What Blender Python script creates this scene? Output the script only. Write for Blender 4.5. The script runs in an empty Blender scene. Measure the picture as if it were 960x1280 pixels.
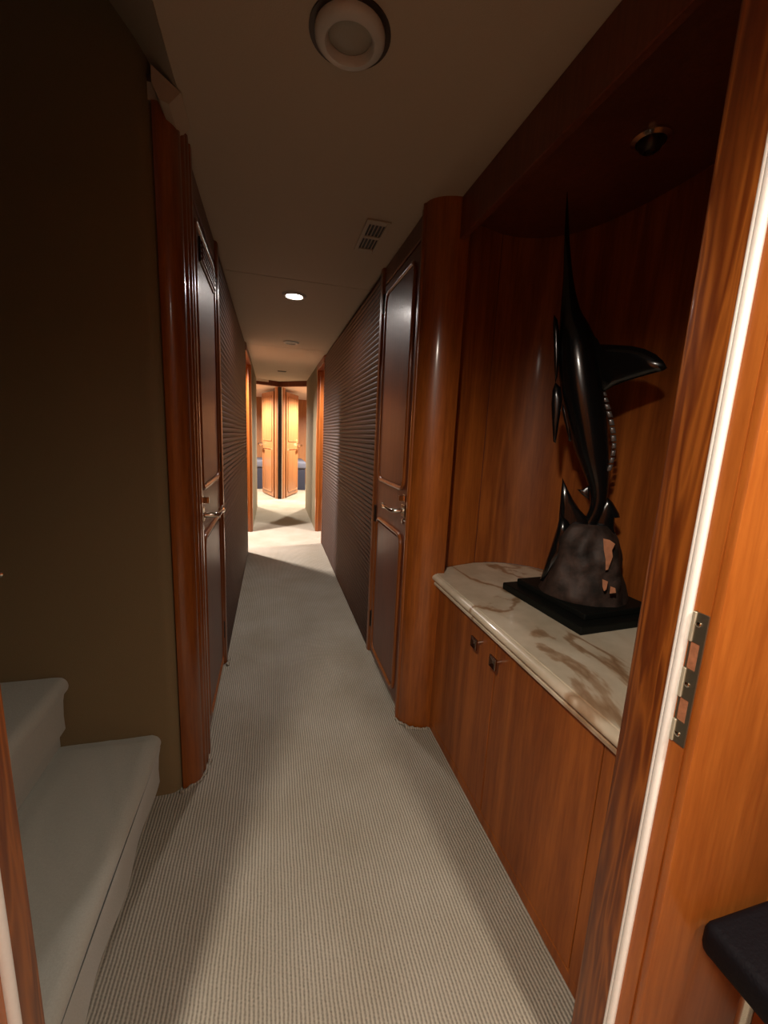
import bpy, bmesh, math, random
from mathutils import Vector, Matrix, noise
R = random.Random(7)
S = 0.84                       # author units -> metres
scn = bpy.context.scene
C = scn.collection
PI = math.pi

# ------------------------------------------------------------------ camera
F = 515.0
d = Vector((340-480., 640-540., -F)).normalized()
u = -Vector((347-480., 640-3480., -F)).normalized()
u = (u - d*u.dot(d)).normalized()
r = d.cross(u)
M3 = Matrix((r, d, u))
cam = bpy.data.cameras.new('camera'); co = bpy.data.objects.new('camera', cam); C.objects.link(co)
co.matrix_world = Matrix.Translation(Vector((0, 0, 1.5))*S) @ M3.to_4x4()
cam.sensor_fit = 'VERTICAL'; cam.sensor_height = 24; cam.lens = 24*F/1280; cam.clip_start = 0.02
scn.camera = co

# ------------------------------------------------------------------ world, exposure
w = bpy.data.worlds.new('world'); scn.world = w; w.use_nodes = True
w.node_tree.nodes['Background'].inputs[0].default_value = (0.9, 0.8, 0.7, 1)
w.node_tree.nodes['Background'].inputs[1].default_value = 0.02
vs = scn.view_settings
vs.view_transform = 'Standard'; vs.look = 'None'; vs.gamma = 1; vs.use_curve_mapping = False
vs.exposure = 1.25

# ------------------------------------------------------------------ lights (lamps of the place)
def spot(name, loc, power, color, size=150, blend=0.6, rad=0.04, aim=(0, 0, -1)):
    l = bpy.data.lights.new(name, 'SPOT'); l.energy = power; l.color = color
    l.spot_size = math.radians(size); l.spot_blend = blend; l.shadow_soft_size = rad
    o = bpy.data.objects.new(name, l); C.objects.link(o); o.location = Vector(loc)*S
    o.rotation_euler = Vector(aim).to_track_quat('-Z', 'Y').to_euler()
    return o
WARM = (1.0, 0.80, 0.56); NEUT = (1.0, 0.875, 0.735); WHITE = (1.0, 0.88, 0.82)
spot('cabin_light', (-0.60, -0.40, 2.43), 62, NEUT, 165, 0.35, 0.05)
spot('cabin_light', (0.80, -0.35, 2.43), 42, NEUT, 158, 1.0, 0.05)
spot('corridor_light', (0.163, 3.38, 2.485), 22, WHITE, 162, 1.0, 0.035)
spot('left_lobby_light', (-0.95, 5.95, 2.45), 250, WHITE, 165, 0.5, 0.05)
spot('right_lobby_light', (1.35, 5.75, 2.45), 120, WHITE, 165, 0.5, 0.05)
spot('left_berth_light', (-1.05, 10.0, 2.45), 330, NEUT, 165, 0.5, 0.06)
spot('right_berth_light', (1.40, 10.0, 2.45), 330, NEUT, 165, 0.5, 0.06)

# ------------------------------------------------------------------ material helpers
def mat(name):
    m = bpy.data.materials.new(name); m.use_nodes = True
    nt = m.node_tree; b = nt.nodes['Principled BSDF']
    return m, nt, b
def nd(nt, t, **k):
    n = nt.nodes.new(t)
    for a, v in k.items(): setattr(n, a, v)
    return n
def plain(name, col, rough=0.5, metal=0.0, coat=0.0, bump=0.0, bscale=200, emit=None, var=0.0, spec=0.5, sheen=0):
    m, nt, b = mat(name)
    b.inputs['Base Color'].default_value = (*col, 1); b.inputs['Roughness'].default_value = rough
    b.inputs['Metallic'].default_value = metal; b.inputs['Coat Weight'].default_value = coat
    b.inputs['Coat Roughness'].default_value = 0.08; b.inputs['Specular IOR Level'].default_value = spec
    tc = nd(nt, 'ShaderNodeTexCoord'); n = nd(nt, 'ShaderNodeTexNoise'); n.inputs['Scale'].default_value = bscale
    n.inputs['Detail'].default_value = 3
    nt.links.new(tc.outputs['Object'], n.inputs['Vector'])
    if bump:
        bp = nd(nt, 'ShaderNodeBump'); bp.inputs['Strength'].default_value = bump; bp.inputs['Distance'].default_value = 0.002
        nt.links.new(n.outputs['Fac'], bp.inputs['Height']); nt.links.new(bp.outputs['Normal'], b.inputs['Normal'])
    v = max(var, 0.04)
    mx = nd(nt, 'ShaderNodeMixRGB'); mx.inputs[1].default_value = (*[c*(1-v) for c in col], 1)
    mx.inputs[2].default_value = (*[min(1, c*(1+v)) for c in col], 1)
    nt.links.new(n.outputs['Fac'], mx.inputs[0]); nt.links.new(mx.outputs[0], b.inputs['Base Color'])
    if emit:
        b.inputs['Emission Color'].default_value = (*emit[0], 1); b.inputs['Emission Strength'].default_value = emit[1]
    if sheen: b.inputs['Sheen Weight'].default_value = sheen
    return m
def wood(name, dark, light, rough=0.35, coat=0.6, figure=0.5, fs=1.0, along='Z', coatr=0.12):
    """varnished timber: long streaks plus cathedral figure, grain along one axis"""
    m, nt, b = mat(name)
    L = nt.links.new
    tc = nd(nt, 'ShaderNodeTexCoord'); mp = nd(nt, 'ShaderNodeMapping')
    sc = {'Z': (1, 1, 0.07), 'Y': (1, 0.07, 1), 'X': (0.07, 1, 1)}[along]
    mp.inputs['Scale'].default_value = sc
    L(tc.outputs['Object'], mp.inputs['Vector'])
    n1 = nd(nt, 'ShaderNodeTexNoise'); n1.inputs['Scale'].default_value = 95; n1.inputs['Detail'].default_value = 6
    n1.inputs['Roughness'].default_value = 0.65
    n2 = nd(nt, 'ShaderNodeTexNoise'); n2.inputs['Scale'].default_value = 4.5*fs; n2.inputs['Detail'].default_value = 2
    n2.inputs['Distortion'].default_value = 0.4
    L(mp.outputs[0], n1.inputs['Vector']); L(mp.outputs[0], n2.inputs['Vector'])
    mul = nd(nt, 'ShaderNodeMath', operation='MULTIPLY'); mul.inputs[1].default_value = 11
    L(n2.outputs['Fac'], mul.inputs[0])
    fr = nd(nt, 'ShaderNodeMath', operation='PINGPONG'); fr.inputs[1].default_value = 1.0
    L(mul.outputs[0], fr.inputs[0])
    pw = nd(nt, 'ShaderNodeMath', operation='POWER'); pw.inputs[1].default_value = 1.6
    L(fr.outputs[0], pw.inputs[0])
    a = nd(nt, 'ShaderNodeMixRGB'); a.inputs[0].default_value = figure
    L(n1.outputs['Fac'], a.inputs[1]); L(pw.outputs[0], a.inputs[2])
    rp = nd(nt, 'ShaderNodeValToRGB')
    rp.color_ramp.elements[0].position = 0.22; rp.color_ramp.elements[0].color = (*dark, 1)
    rp.color_ramp.elements[1].position = 0.72; rp.color_ramp.elements[1].color = (*light, 1)
    L(a.outputs[0], rp.inputs[0])
    n3 = nd(nt, 'ShaderNodeTexNoise'); n3.inputs['Scale'].default_value = 2.2; L(mp.outputs[0], n3.inputs['Vector'])
    hs = nd(nt, 'ShaderNodeHueSaturation'); mr = nd(nt, 'ShaderNodeMapRange')
    mr.inputs['From Min'].default_value = .3; mr.inputs['From Max'].default_value = .7
    mr.inputs['To Min'].default_value = .8; mr.inputs['To Max'].default_value = 1.2
    L(n3.outputs['Fac'], mr.inputs['Value']); L(mr.outputs[0], hs.inputs['Value']); L(rp.outputs[0], hs.inputs['Color'])
    L(hs.outputs[0], b.inputs['Base Color'])
    b.inputs['Roughness'].default_value = rough; b.inputs['Coat Weight'].default_value = coat
    b.inputs['Coat Roughness'].default_value = coatr; b.inputs['Specular IOR Level'].default_value = 0.35
    bp = nd(nt, 'ShaderNodeBump'); bp.inputs['Strength'].default_value = 0.12; bp.inputs['Distance'].default_value = 0.001
    L(n1.outputs['Fac'], bp.inputs['Height']); L(bp.outputs['Normal'], b.inputs['Normal'])
    return m

W_CHERRY = wood('cherry_veneer', (0.155, 0.036, 0.005), (0.35, 0.102, 0.016), figure=0.3, rough=0.5, coat=0.08)
W_POST = wood('cherry_moulding', (0.13, 0.031, 0.004), (0.28, 0.080, 0.012), rough=0.34, coat=0.5, figure=0.12)
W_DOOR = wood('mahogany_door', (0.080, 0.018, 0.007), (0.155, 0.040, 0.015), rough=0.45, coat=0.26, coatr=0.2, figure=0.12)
W_JAMB = wood('oak_jamb', (0.125, 0.026, 0.003), (0.31, 0.090, 0.012), figure=0.5, fs=7, rough=0.42, coat=0.3)
W_CABIN = wood('cabin_teak', (0.30, 0.075, 0.010), (0.50, 0.155, 0.024), figure=0.15, rough=0.4, coat=0.4)
W_FAR = wood('far_teak', (0.24, 0.095, 0.033), (0.38, 0.175, 0.068), figure=0.2, rough=0.4, coat=0.4)
W_TAMB = plain('tambour_brown', (0.034, 0.015, 0.010), 0.5, coat=0.0, spec=0.3, var=0.15, bscale=40)
OLIVE = plain('olive_wallcover', (0.185, 0.130, 0.062), 0.75, bump=0.5, bscale=500, var=0.12, spec=0.3)
GREYOL = plain('grey_wallcover', (0.19, 0.155, 0.095), 0.7, bump=0.4, bscale=500, var=0.1, spec=0.3)
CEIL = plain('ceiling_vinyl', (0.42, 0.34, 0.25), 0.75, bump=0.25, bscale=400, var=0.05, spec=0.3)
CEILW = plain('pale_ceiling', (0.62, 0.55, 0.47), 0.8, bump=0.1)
SEAMM = plain('seam_dark', (0.05, 0.03, 0.02), 0.8)
CLOTH = plain('grey_stair_cloth', (0.40, 0.40, 0.345), 0.8, bump=0.35, bscale=260, var=0.12, spec=0.3, sheen=0.2)
BLACK = plain('black_lacquer', (0.004, 0.004, 0.004), 0.2, coat=0.35, var=0.2, spec=0.35)
BASEB = plain('black_base', (0.004, 0.005, 0.004), 0.55, bump=0.2, spec=0.2)
CHROME = plain('chrome', (0.75, 0.70, 0.62), 0.14, metal=1.0)
PEWTER = plain('dark_pewter', (0.30, 0.20, 0.15), 0.25, metal=1.0)
HINGE = plain('dark_bronze_hinge', (0.045, 0.028, 0.018), 0.4, metal=0.7)
STEEL = plain('strike_steel', (0.20, 0.18, 0.13), 0.42, metal=0.85, bump=0.2)
STEELL = plain('strike_steel_lip', (0.72, 0.68, 0.52), 0.35, metal=0.5)
WHITE_P = plain('cream_seal', (0.93, 0.92, 0.86), 0.5)
LAMPW = plain('lamp_trim_white', (0.48, 0.46, 0.41), 0.45)
LENS = plain('lamp_lens_off', (0.30, 0.27, 0.21), 0.5)
LEATHER = plain('black_leather', (0.004, 0.004, 0.006), 0.6, bump=0.5, bscale=180, spec=0.15)
NAVY = plain('navy_upholstery', (0.020, 0.024, 0.045), 0.8, bump=0.3)
NAVYT = plain('slate_bedspread', (0.10, 0.11, 0.15), 0.8, bump=0.3)
DARK = plain('dark_recess', (0.008, 0.006, 0.005), 0.7)
LIT = plain('lit_lens', (1, 1, 1), 0.5, emit=((1.0, 0.93, 0.86), 60))
VENT = plain('vent_plastic', (0.38, 0.31, 0.22), 0.55)

def carpet_mat():
    m, nt, b = mat('ribbed_carpet'); L = nt.links.new
    tc = nd(nt, 'ShaderNodeTexCoord')
    sx = nd(nt, 'ShaderNodeSeparateXYZ'); L(tc.outputs['Object'], sx.inputs[0])
    n = nd(nt, 'ShaderNodeTexNoise'); n.inputs['Scale'].default_value = 12; n.inputs['Detail'].default_value = 2
    L(tc.outputs['Object'], n.inputs['Vector'])
    # rib coordinate with a little wander
    a = nd(nt, 'ShaderNodeMath', operation='MULTIPLY_ADD'); a.inputs[1].default_value = 0.006
    L(n.outputs['Fac'], a.inputs[0]); L(sx.outputs[0], a.inputs[2])
    k = nd(nt, 'ShaderNodeMath', operation='MULTIPLY'); k.inputs[1].default_value = 2*PI/0.0092
    L(a.outputs[0], k.inputs[0])
    s = nd(nt, 'ShaderNodeMath', operation='SINE'); L(k.outputs[0], s.inputs[0])
    # loops along the rib
    ky = nd(nt, 'ShaderNodeMath', operation='MULTIPLY'); ky.inputs[1].default_value = 2*PI/0.008
    L(sx.outputs[1], ky.inputs[0])
    flo = nd(nt, 'ShaderNodeMath', operation='MULTIPLY_ADD'); flo.inputs[1].default_value = 0.5; L(k.outputs[0], flo.inputs[0]); L(ky.outputs[0], flo.inputs[2])
    s2 = nd(nt, 'ShaderNodeMath', operation='SINE'); L(flo.outputs[0], s2.inputs[0])
    h = nd(nt, 'ShaderNodeMath', operation='MULTIPLY_ADD'); h.inputs[1].default_value = 0.12; L(s2.outputs[0], h.inputs[0]); L(s.outputs[0], h.inputs[2])
    f = nd(nt, 'ShaderNodeTexNoise'); f.inputs['Scale'].default_value = 260; f.inputs['Detail'].default_value = 2; L(tc.outputs['Object'], f.inputs['Vector'])
    h2 = nd(nt, 'ShaderNodeMath', operation='MULTIPLY_ADD'); h2.inputs[1].default_value = 1.9; L(f.outputs['Fac'], h2.inputs[0]); L(h.outputs[0], h2.inputs[2])
    mr = nd(nt, 'ShaderNodeMapRange'); mr.inputs['From Min'].default_value = -0.8; mr.inputs['From Max'].default_value = 2.4
    L(h2.outputs[0], mr.inputs['Value'])
    rp = nd(nt, 'ShaderNodeValToRGB')
    rp.color_ramp.elements[0].position = 0.1; rp.color_ramp.elements[0].color = (0.17, 0.152, 0.122, 1)
    rp.color_ramp.elements[1].position = 0.7; rp.color_ramp.elements[1].color = (0.42, 0.385, 0.315, 1)
    L(mr.outputs[0], rp.inputs[0])
    w_ = nd(nt, 'ShaderNodeTexNoise'); w_.inputs['Scale'].default_value = 3.5; w_.inputs['Detail'].default_value = 4; L(tc.outputs['Object'], w_.inputs['Vector'])
    mx = nd(nt, 'ShaderNodeMixRGB', blend_type='MULTIPLY'); mx.inputs[0].default_value = 1
    wr = nd(nt, 'ShaderNodeValToRGB'); wr.color_ramp.elements[0].position = .3; wr.color_ramp.elements[0].color = (.86, .84, .80, 1); wr.color_ramp.elements[1].position = .65
    L(w_.outputs['Fac'], wr.inputs[0]); L(rp.outputs[0], mx.inputs[1]); L(wr.outputs[0], mx.inputs[2])
    L(mx.outputs[0], b.inputs['Base Color']); b.inputs['Roughness'].default_value = 0.95; b.inputs['Specular IOR Level'].default_value = 0.1
    bp = nd(nt, 'ShaderNodeBump'); bp.inputs['Strength'].default_value = 0.6; bp.inputs['Distance'].default_value = 0.002
    L(h2.outputs[0], bp.inputs['Height']); L(bp.outputs['Normal'], b.inputs['Normal'])
    return m
CARPET = carpet_mat()

def marble_mat():
    m, nt, b = mat('cream_marble'); L = nt.links.new
    tc = nd(nt, 'ShaderNodeTexCoord'); mp = nd(nt, 'ShaderNodeMapping'); mp.inputs['Scale'].default_value = (1.7, 0.8, 1)
    mp.inputs['Rotation'].default_value = (0, 0, 0.35)
    L(tc.outputs['Object'], mp.inputs[0])
    n = nd(nt, 'ShaderNodeTexNoise'); n.inputs['Scale'].default_value = 1.7; n.inputs['Detail'].default_value = 6; n.inputs['Distortion'].default_value = 0.6
    n.inputs['Roughness'].default_value = 0.5
    L(mp.outputs[0], n.inputs['Vector'])
    sb = nd(nt, 'ShaderNodeMath', operation='SUBTRACT'); sb.inputs[1].default_value = 0.53; L(n.outputs['Fac'], sb.inputs[0])
    ab = nd(nt, 'ShaderNodeMath', operation='ABSOLUTE'); L(sb.outputs[0], ab.inputs[0])
    rp = nd(nt, 'ShaderNodeValToRGB'); e = rp.color_ramp.elements
    e[0].position = 0.0; e[0].color = (0.30, 0.19, 0.105, 1); e[1].position = 0.05; e[1].color = (0.62, 0.55, 0.42, 1)
    e.new(0.011).color = (0.42, 0.30, 0.19, 1); e.new(0.020).color = (0.60, 0.52, 0.39, 1)
    L(ab.outputs[0], rp.inputs[0])
    n2 = nd(nt, 'ShaderNodeTexNoise'); n2.inputs['Scale'].default_value = 9; n2.inputs['Detail'].default_value = 5; L(tc.outputs['Object'], n2.inputs['Vector'])
    mx = nd(nt, 'ShaderNodeMixRGB', blend_type='MULTIPLY'); mx.inputs[0].default_value = 1
    wr = nd(nt, 'ShaderNodeValToRGB'); wr.color_ramp.elements[0].position = .35; wr.color_ramp.elements[0].color = (.80, .78, .74, 1); wr.color_ramp.elements[1].position = .6
    L(n2.outputs['Fac'], wr.inputs[0]); L(rp.outputs[0], mx.inputs[1]); L(wr.outputs[0], mx.inputs[2])
    L(mx.outputs[0], b.inputs['Base Color']); b.inputs['Roughness'].default_value = 0.3; b.inputs['Coat Weight'].default_value = 0.3
    return m
MARBLE = marble_mat()

def rock_mat():
    m, nt, b = mat('carved_root'); L = nt.links.new
    tc = nd(nt, 'ShaderNodeTexCoord')
    n = nd(nt, 'ShaderNodeTexNoise'); n.inputs['Scale'].default_value = 22; n.inputs['Detail'].default_value = 6; L(tc.outputs['Object'], n.inputs['Vector'])
    rp = nd(nt, 'ShaderNodeValToRGB'); e = rp.color_ramp.elements
    e[0].position = .35; e[0].color = (0.012, 0.008, 0.006, 1); e[1].position = .7; e[1].color = (0.055, 0.033, 0.025, 1)
    L(n.outputs['Fac'], rp.inputs[0]); L(rp.outputs[0], b.inputs['Base Color'])
    b.inputs['Roughness'].default_value = 0.62; b.inputs['Specular IOR Level'].default_value = 0.3
    bp = nd(nt, 'ShaderNodeBump'); bp.inputs['Strength'].default_value = 0.9; bp.inputs['Distance'].default_value = 0.006
    L(n.outputs['Fac'], bp.inputs['Height']); L(bp.outputs['Normal'], b.inputs['Normal'])
    return m
ROCK = rock_mat()
GUN = plain('burnished_spine', (0.07, 0.06, 0.055), 0.3, coat=0.4)
COPPER = plain('pale_root_wood', (0.38, 0.16, 0.08), 0.4, bump=0.8, bscale=60, var=0.5)

# ------------------------------------------------------------------ object helpers (author units)
ORG = {}
def obj(name, bm, m, parent=None, smooth=False, loc=None, kind=None):
    org = ORG.get(parent.name, Vector()) if parent else (Vector(loc) if loc else Vector())
    bmesh.ops.transform(bm, matrix=Matrix.Scale(S, 4) @ Matrix.Translation(-org), verts=bm.verts)
    bmesh.ops.recalc_face_normals(bm, faces=bm.faces)
    me = bpy.data.meshes.new(name); bm.to_mesh(me); bm.free()
    me.materials.append(m)
    if smooth:
        me.polygons.foreach_set('use_smooth', [True]*len(me.polygons))
        me.set_sharp_from_angle(angle=math.radians(smooth if smooth is not True else 40))
    o = bpy.data.objects.new(name, me); C.objects.link(o)
    if parent: o.parent = parent
    elif loc: o.location = org*S
    ORG[o.name] = org
    if kind: o['kind'] = kind
    return o
def thing(name, label, cat, loc, group=None):
    o = bpy.data.objects.new(name, None); C.objects.link(o); o.location = Vector(loc)*S
    o.empty_display_size = 0.05
    o['label'] = label; o['category'] = cat
    if group: o['group'] = group
    ORG[o.name] = Vector(loc); return o
def tag(o, label, cat, group=None):
    o['label'] = label; o['category'] = cat
    if group: o['group'] = group
    return o
def ident(name, loc=(0, 0, 0)):            # setting piece that carries its own parts
    o = bpy.data.objects.new(name, None); C.objects.link(o); o.location = Vector(loc)*S
    o['kind'] = 'structure'; ORG[o.name] = Vector(loc); return o
def box(x0, x1, y0, y1, z0, z1, bev=0.0, seg=1, bm=None):
    b2 = bmesh.new(); bmesh.ops.create_cube(b2, size=1)
    for v in b2.verts:
        v.co = Vector(((x0+x1)/2+v.co.x*(x1-x0), (y0+y1)/2+v.co.y*(y1-y0), (z0+z1)/2+v.co.z*(z1-z0)))
    if bev: bmesh.ops.bevel(b2, geom=b2.edges[:], offset=bev, segments=seg, affect='EDGES', profile=0.5)
    if bm is None: return b2
    return join(bm, b2)
def join(a, b):
    me = bpy.data.meshes.new('tmp'); b.to_mesh(me); b.free(); a.from_mesh(me); bpy.data.meshes.remove(me); return a
def prism(pts, lo, hi, axis='z'):
    """closed 2-D outline extruded: axis z -> (x,y); y -> (x,z); x -> (y,z)"""
    f = {'z': lambda p, t: (p[0], p[1], t), 'y': lambda p, t: (p[0], t, p[1]), 'x': lambda p, t: (t, p[0], p[1])}[axis]
    bm = bmesh.new()
    a = [bm.verts.new(f(p, lo)) for p in pts]; b = [bm.verts.new(f(p, hi)) for p in pts]
    n = len(pts)
    for i in range(n): bm.faces.new((a[i], a[(i+1) % n], b[(i+1) % n], b[i]))
    bm.faces.new(a[::-1]); bm.faces.new(b)
    return bm
def tube(pts, rad, n=8, closed=False, caps=True, bm=None):
    """round tube through points; rad a number or list"""
    pts = [Vector(p) for p in pts]; bm = bm or bmesh.new(); rings = []
    N = len(pts); up = None
    for i, p in enumerate(pts):
        if closed: t = (pts[(i+1) % N]-pts[i-1]).normalized()
        else: t = (pts[min(i+1, N-1)]-pts[max(i-1, 0)]).normalized()
        if up is None:
            up = t.orthogonal().normalized()
        up = (up - t*up.dot(t))
        up = up.normalized() if up.length > 1e-6 else t.orthogonal().normalized()
        s = t.cross(up); rr = rad[i] if isinstance(rad, (list, tuple)) else rad
        rings.append([bm.verts.new(p+(up*math.cos(2*PI*k/n)+s*math.sin(2*PI*k/n))*rr) for k in range(n)])
    for i in range(N if closed else N-1):
        a, b = rings[i], rings[(i+1) % N]
        off = 0
        if closed and i == N-1:
            off = min(range(n), key=lambda o: (a[0].co-b[o].co).length)
        for k in range(n): bm.faces.new((a[k], a[(k+1) % n], b[(k+1+off) % n], b[(k+off) % n]))
    if caps and not closed: bm.faces.new(rings[0][::-1]); bm.faces.new(rings[-1])
    return bm
def lathe(prof, cen, n=32, axis='z', caps=True):
    """prof: list of (r, t) along axis direction from cen"""
    bm = bmesh.new(); rings = []
    for r_, t in prof:
        ring = []
        for k in range(n):
            a = 2*PI*k/n; c_, s_ = math.cos(a)*r_, math.sin(a)*r_
            p = {'z': (c_, s_, t), 'x': (t, c_, s_), 'y': (c_, t, s_)}[axis]
            ring.append(bm.verts.new(Vector(cen)+Vector(p)))
        rings.append(ring)
    for a, b in zip(rings, rings[1:]):
        for k in range(n): bm.faces.new((a[k], a[(k+1) % n], b[(k+1) % n], b[k]))
    if caps: bm.faces.new(rings[0][::-1]); bm.faces.new(rings[-1])
    return bm
def struct(name, bm, m, parent=None, smooth=False):
    return obj(name, bm, m, parent, smooth, kind=None if parent else 'structure')

# ================================================================== FLOOR, CEILING
struct('floor', box(-2.1, 2.6, -2.2, 13.1, -0.08, 0), CARPET)
ceil = ident('ceiling')
ZC = 2.51
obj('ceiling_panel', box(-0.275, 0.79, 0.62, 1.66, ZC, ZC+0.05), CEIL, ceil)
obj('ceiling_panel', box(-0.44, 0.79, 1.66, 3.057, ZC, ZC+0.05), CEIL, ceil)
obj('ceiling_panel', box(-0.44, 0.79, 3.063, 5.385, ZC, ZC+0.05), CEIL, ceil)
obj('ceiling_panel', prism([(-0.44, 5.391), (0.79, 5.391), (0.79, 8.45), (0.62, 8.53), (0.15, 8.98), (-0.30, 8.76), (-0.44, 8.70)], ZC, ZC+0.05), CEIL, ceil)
obj('backing', box(-0.44, 0.79, 1.66, 8.4, ZC+0.051, ZC+0.07), SEAMM, ceil)
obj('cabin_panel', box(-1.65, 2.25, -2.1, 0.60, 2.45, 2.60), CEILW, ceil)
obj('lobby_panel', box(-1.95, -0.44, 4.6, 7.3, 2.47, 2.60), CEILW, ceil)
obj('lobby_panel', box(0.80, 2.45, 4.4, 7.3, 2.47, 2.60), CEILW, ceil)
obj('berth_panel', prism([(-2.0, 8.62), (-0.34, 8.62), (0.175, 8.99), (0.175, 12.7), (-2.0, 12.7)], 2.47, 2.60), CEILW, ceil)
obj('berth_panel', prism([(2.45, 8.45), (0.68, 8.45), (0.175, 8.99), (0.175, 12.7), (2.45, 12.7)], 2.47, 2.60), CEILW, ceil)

# rough trimmed carpet edge where it meets the two rounded posts
FLOOR = bpy.data.objects['floor']
def fray(path, name='carpet_edge'):
    P_ = []
    for a, b in zip(path, path[1:]):
        m_ = max(2, int(math.dist(a, b)/0.008))
        P_ += [(a[0]+(b[0]-a[0])*i/m_, a[1]+(b[1]-a[1])*i/m_) for i in range(m_)]
    Q = [(x+R.uniform(-.004, .004), y+R.uniform(-.005, .003), 0.002+R.uniform(0, .006)) for x, y in P_]
    obj(name, tube(Q, [R.uniform(.004, .011) for _ in Q], 6), CARPET, FLOOR, smooth=70)
fray([(-0.37, 1.635), (-0.33, 1.655), (-0.30, 1.69), (-0.283, 1.74), (-0.278, 1.80)])
fray([(0.640, 1.90), (0.655, 1.86), (0.69, 1.82), (0.74, 1.795), (0.795, 1.785)])
fray([(-0.283, 2.60), (-0.278, 2.70)])

# sloping soffit over the stairs
sof = ident('trim_1')
obj('soffit_panel', prism([(-0.275, 2.505), (-1.35, 3.80), (-1.35, 3.86), (-0.275, 2.58)], 0.62, 1.72, 'y'), CEIL, sof)
obj('soffit_lip', prism([(-0.265, 2.500), (-0.345, 2.555), (-0.345, 2.51), (-0.325, 2.468), (-0.30, 2.462)], 1.58, 1.735, 'y'), CEIL, sof)

# ================================================================== OLIVE STAIR WALL
def arc(cx, cy, rx, ry, a0, a1, n):
    return [(cx+rx*math.cos(math.radians(a0+(a1-a0)*i/n)), cy+ry*math.sin(math.radians(a0+(a1-a0)*i/n))) for i in range(n+1)]
pts = [(-2.0, 1.64)] + arc(-0.415, 1.69, 0.05, 0.05, -90, 0, 8) + [(-0.365, 1.76), (-2.0, 1.76)]
struct('wall_stairs', prism(pts, 0.0, 3.8), OLIVE, smooth=30)
struct('wall_stairwell_end', box(-2.1, -2.0, 0.6, 1.76, 0, 3.8), OLIVE)

# ================================================================== LEFT CORRIDOR WALL
XL, XR = -0.29, 0.655
wl = struct('wall_left', box(-0.46, -0.345, 1.76, 5.27, 0, ZC), SEAMM)
def casing(name, prof, z0, z1, parent):
    return obj(name, prism(prof, z0, z1), W_POST, parent, smooth=50)
# fluted corner casing (from olive wall round to the door)
p = [(-0.365, 1.655)] + arc(-0.355, 1.72, 0.062, 0.066, -85, -8, 8) + [(-0.300, 1.722)] + \
    arc(-0.302, 1.745, 0.016, 0.020, -80, 80, 5) + [(-0.303, 1.772)] + \
    arc(-0.302, 1.800, 0.018, 0.024, -80, 80, 5) + [(-0.300, 1.832), (-0.284, 1.840), (-0.284, 1.868), (-0.300, 1.875), (-0.365, 1.875)]
casing('corner_casing', p, 0, ZC, wl)
# far casing of the left door
p = [(-0.345, 2.63), (-0.305, 2.63), (-0.290, 2.645), (-0.287, 2.68), (-0.300, 2.695), (-0.300, 2.72), (-0.345, 2.72)]
casing('door_casing', p, 0, ZC, wl)
obj('header_panel', box(-0.345, -0.302, 1.875, 2.63, 2.405, ZC, 0.004), W_DOOR, wl)
# tambour slats
def slat_mesh(x, sgn, y0, y1, name):
    bm = bmesh.new(); h = 0.0345
    prof = [(0, 0.002), (0.006, 0.002)]+[(0.006+0.010*math.sin(PI*i/6), 0.0045+(h-0.009)*i/6) for i in range(0, 7)]+[(0.006, h-0.002), (0, h-0.002)]
    a = [bm.verts.new((x+sgn*q[0], y0, q[1])) for q in prof]; b = [bm.verts.new((x+sgn*q[0], y1, q[1])) for q in prof]
    n = len(prof)
    for i in range(n): bm.faces.new((a[i], a[(i+1) % n], b[(i+1) % n], b[i]))
    bm.faces.new(a); bm.faces.new(b[::-1])
    return bm
def slats(x, sgn, y0, y1, parent):
    o = obj('slat', slat_mesh(x, sgn, y0, y1, 'slat'), W_TAMB, parent, smooth=60)
    for i in range(1, 72):
        c = o.copy(); C.objects.link(c); c.parent = parent; c.location = (0, 0, i*0.0345*S)
slats(-0.306, 1, 2.72, 5.25, wl)
obj('slat_backing', box(-0.345, -0.3055, 2.721, 5.249, 0, ZC-0.005), SEAMM, wl)
obj('end_bead', box(-0.46, -0.292, 5.25, 5.28, 0, ZC-0.002, 0.006), W_POST, wl)

def rrect(y0, y1, z0, z1, rd, n=6):
    out = []
    for cy, cz, a0 in ((y1-rd, z1-rd, 0), (y0+rd, z1-rd, 90), (y0+rd, z0+rd, 180), (y1-rd, z0+rd, 270)):
        for i in range(n+1):
            a = math.radians(a0+90*i/n); out.append((cy+rd*math.cos(a), cz+rd*math.sin(a)))
    return out
def lever(parent, x, sx, y, z, dy, label=None):
    """square rose, neck and lever, thumb turn above and key rose below"""
    h = obj('handle', box(*sorted((x, x+sx*0.012)), y-0.03, y+0.03, z-0.032, z+0.032, 0.003), CHROME, parent)
    h['label'] = 'chrome lever handle on a square plate'
    P = [(x+sx*0.01, y, z), (x+sx*0.055, y, z), (x+sx*0.068, y+dy*0.012, z), (x+sx*0.072, y+dy*0.03, z),
         (x+sx*0.074, y+dy*0.09, z+0.001), (x+sx*0.078, y+dy*0.13, z-0.002), (x+sx*0.066, y+dy*0.155, z-0.006), (x+sx*0.070, y+dy*0.185, z+0.006)]
    obj('lever', tube(P, [0.013, 0.012, 0.011, 0.010, 0.009, 0.011, 0.012, 0.008], 10), CHROME, h, smooth=60)
    t = box(*sorted((x+sx*0.0, x+sx*0.010)), y-0.022, y+0.022, z+0.045, z+0.085, 0.003)
    join(t, box(*sorted((x+sx*0.008, x+sx*0.036)), y-0.006, y+0.006, z+0.052, z+0.080, 0.002))
    obj('thumb_turn', t, CHROME, h)
    obj('key_rose', lathe([(0.016, 0), (0.016, 0.008*sx), (0.010, 0.012*sx)], (x, y, z-0.058), 14, 'x'), CHROME, h, smooth=40)
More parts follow.
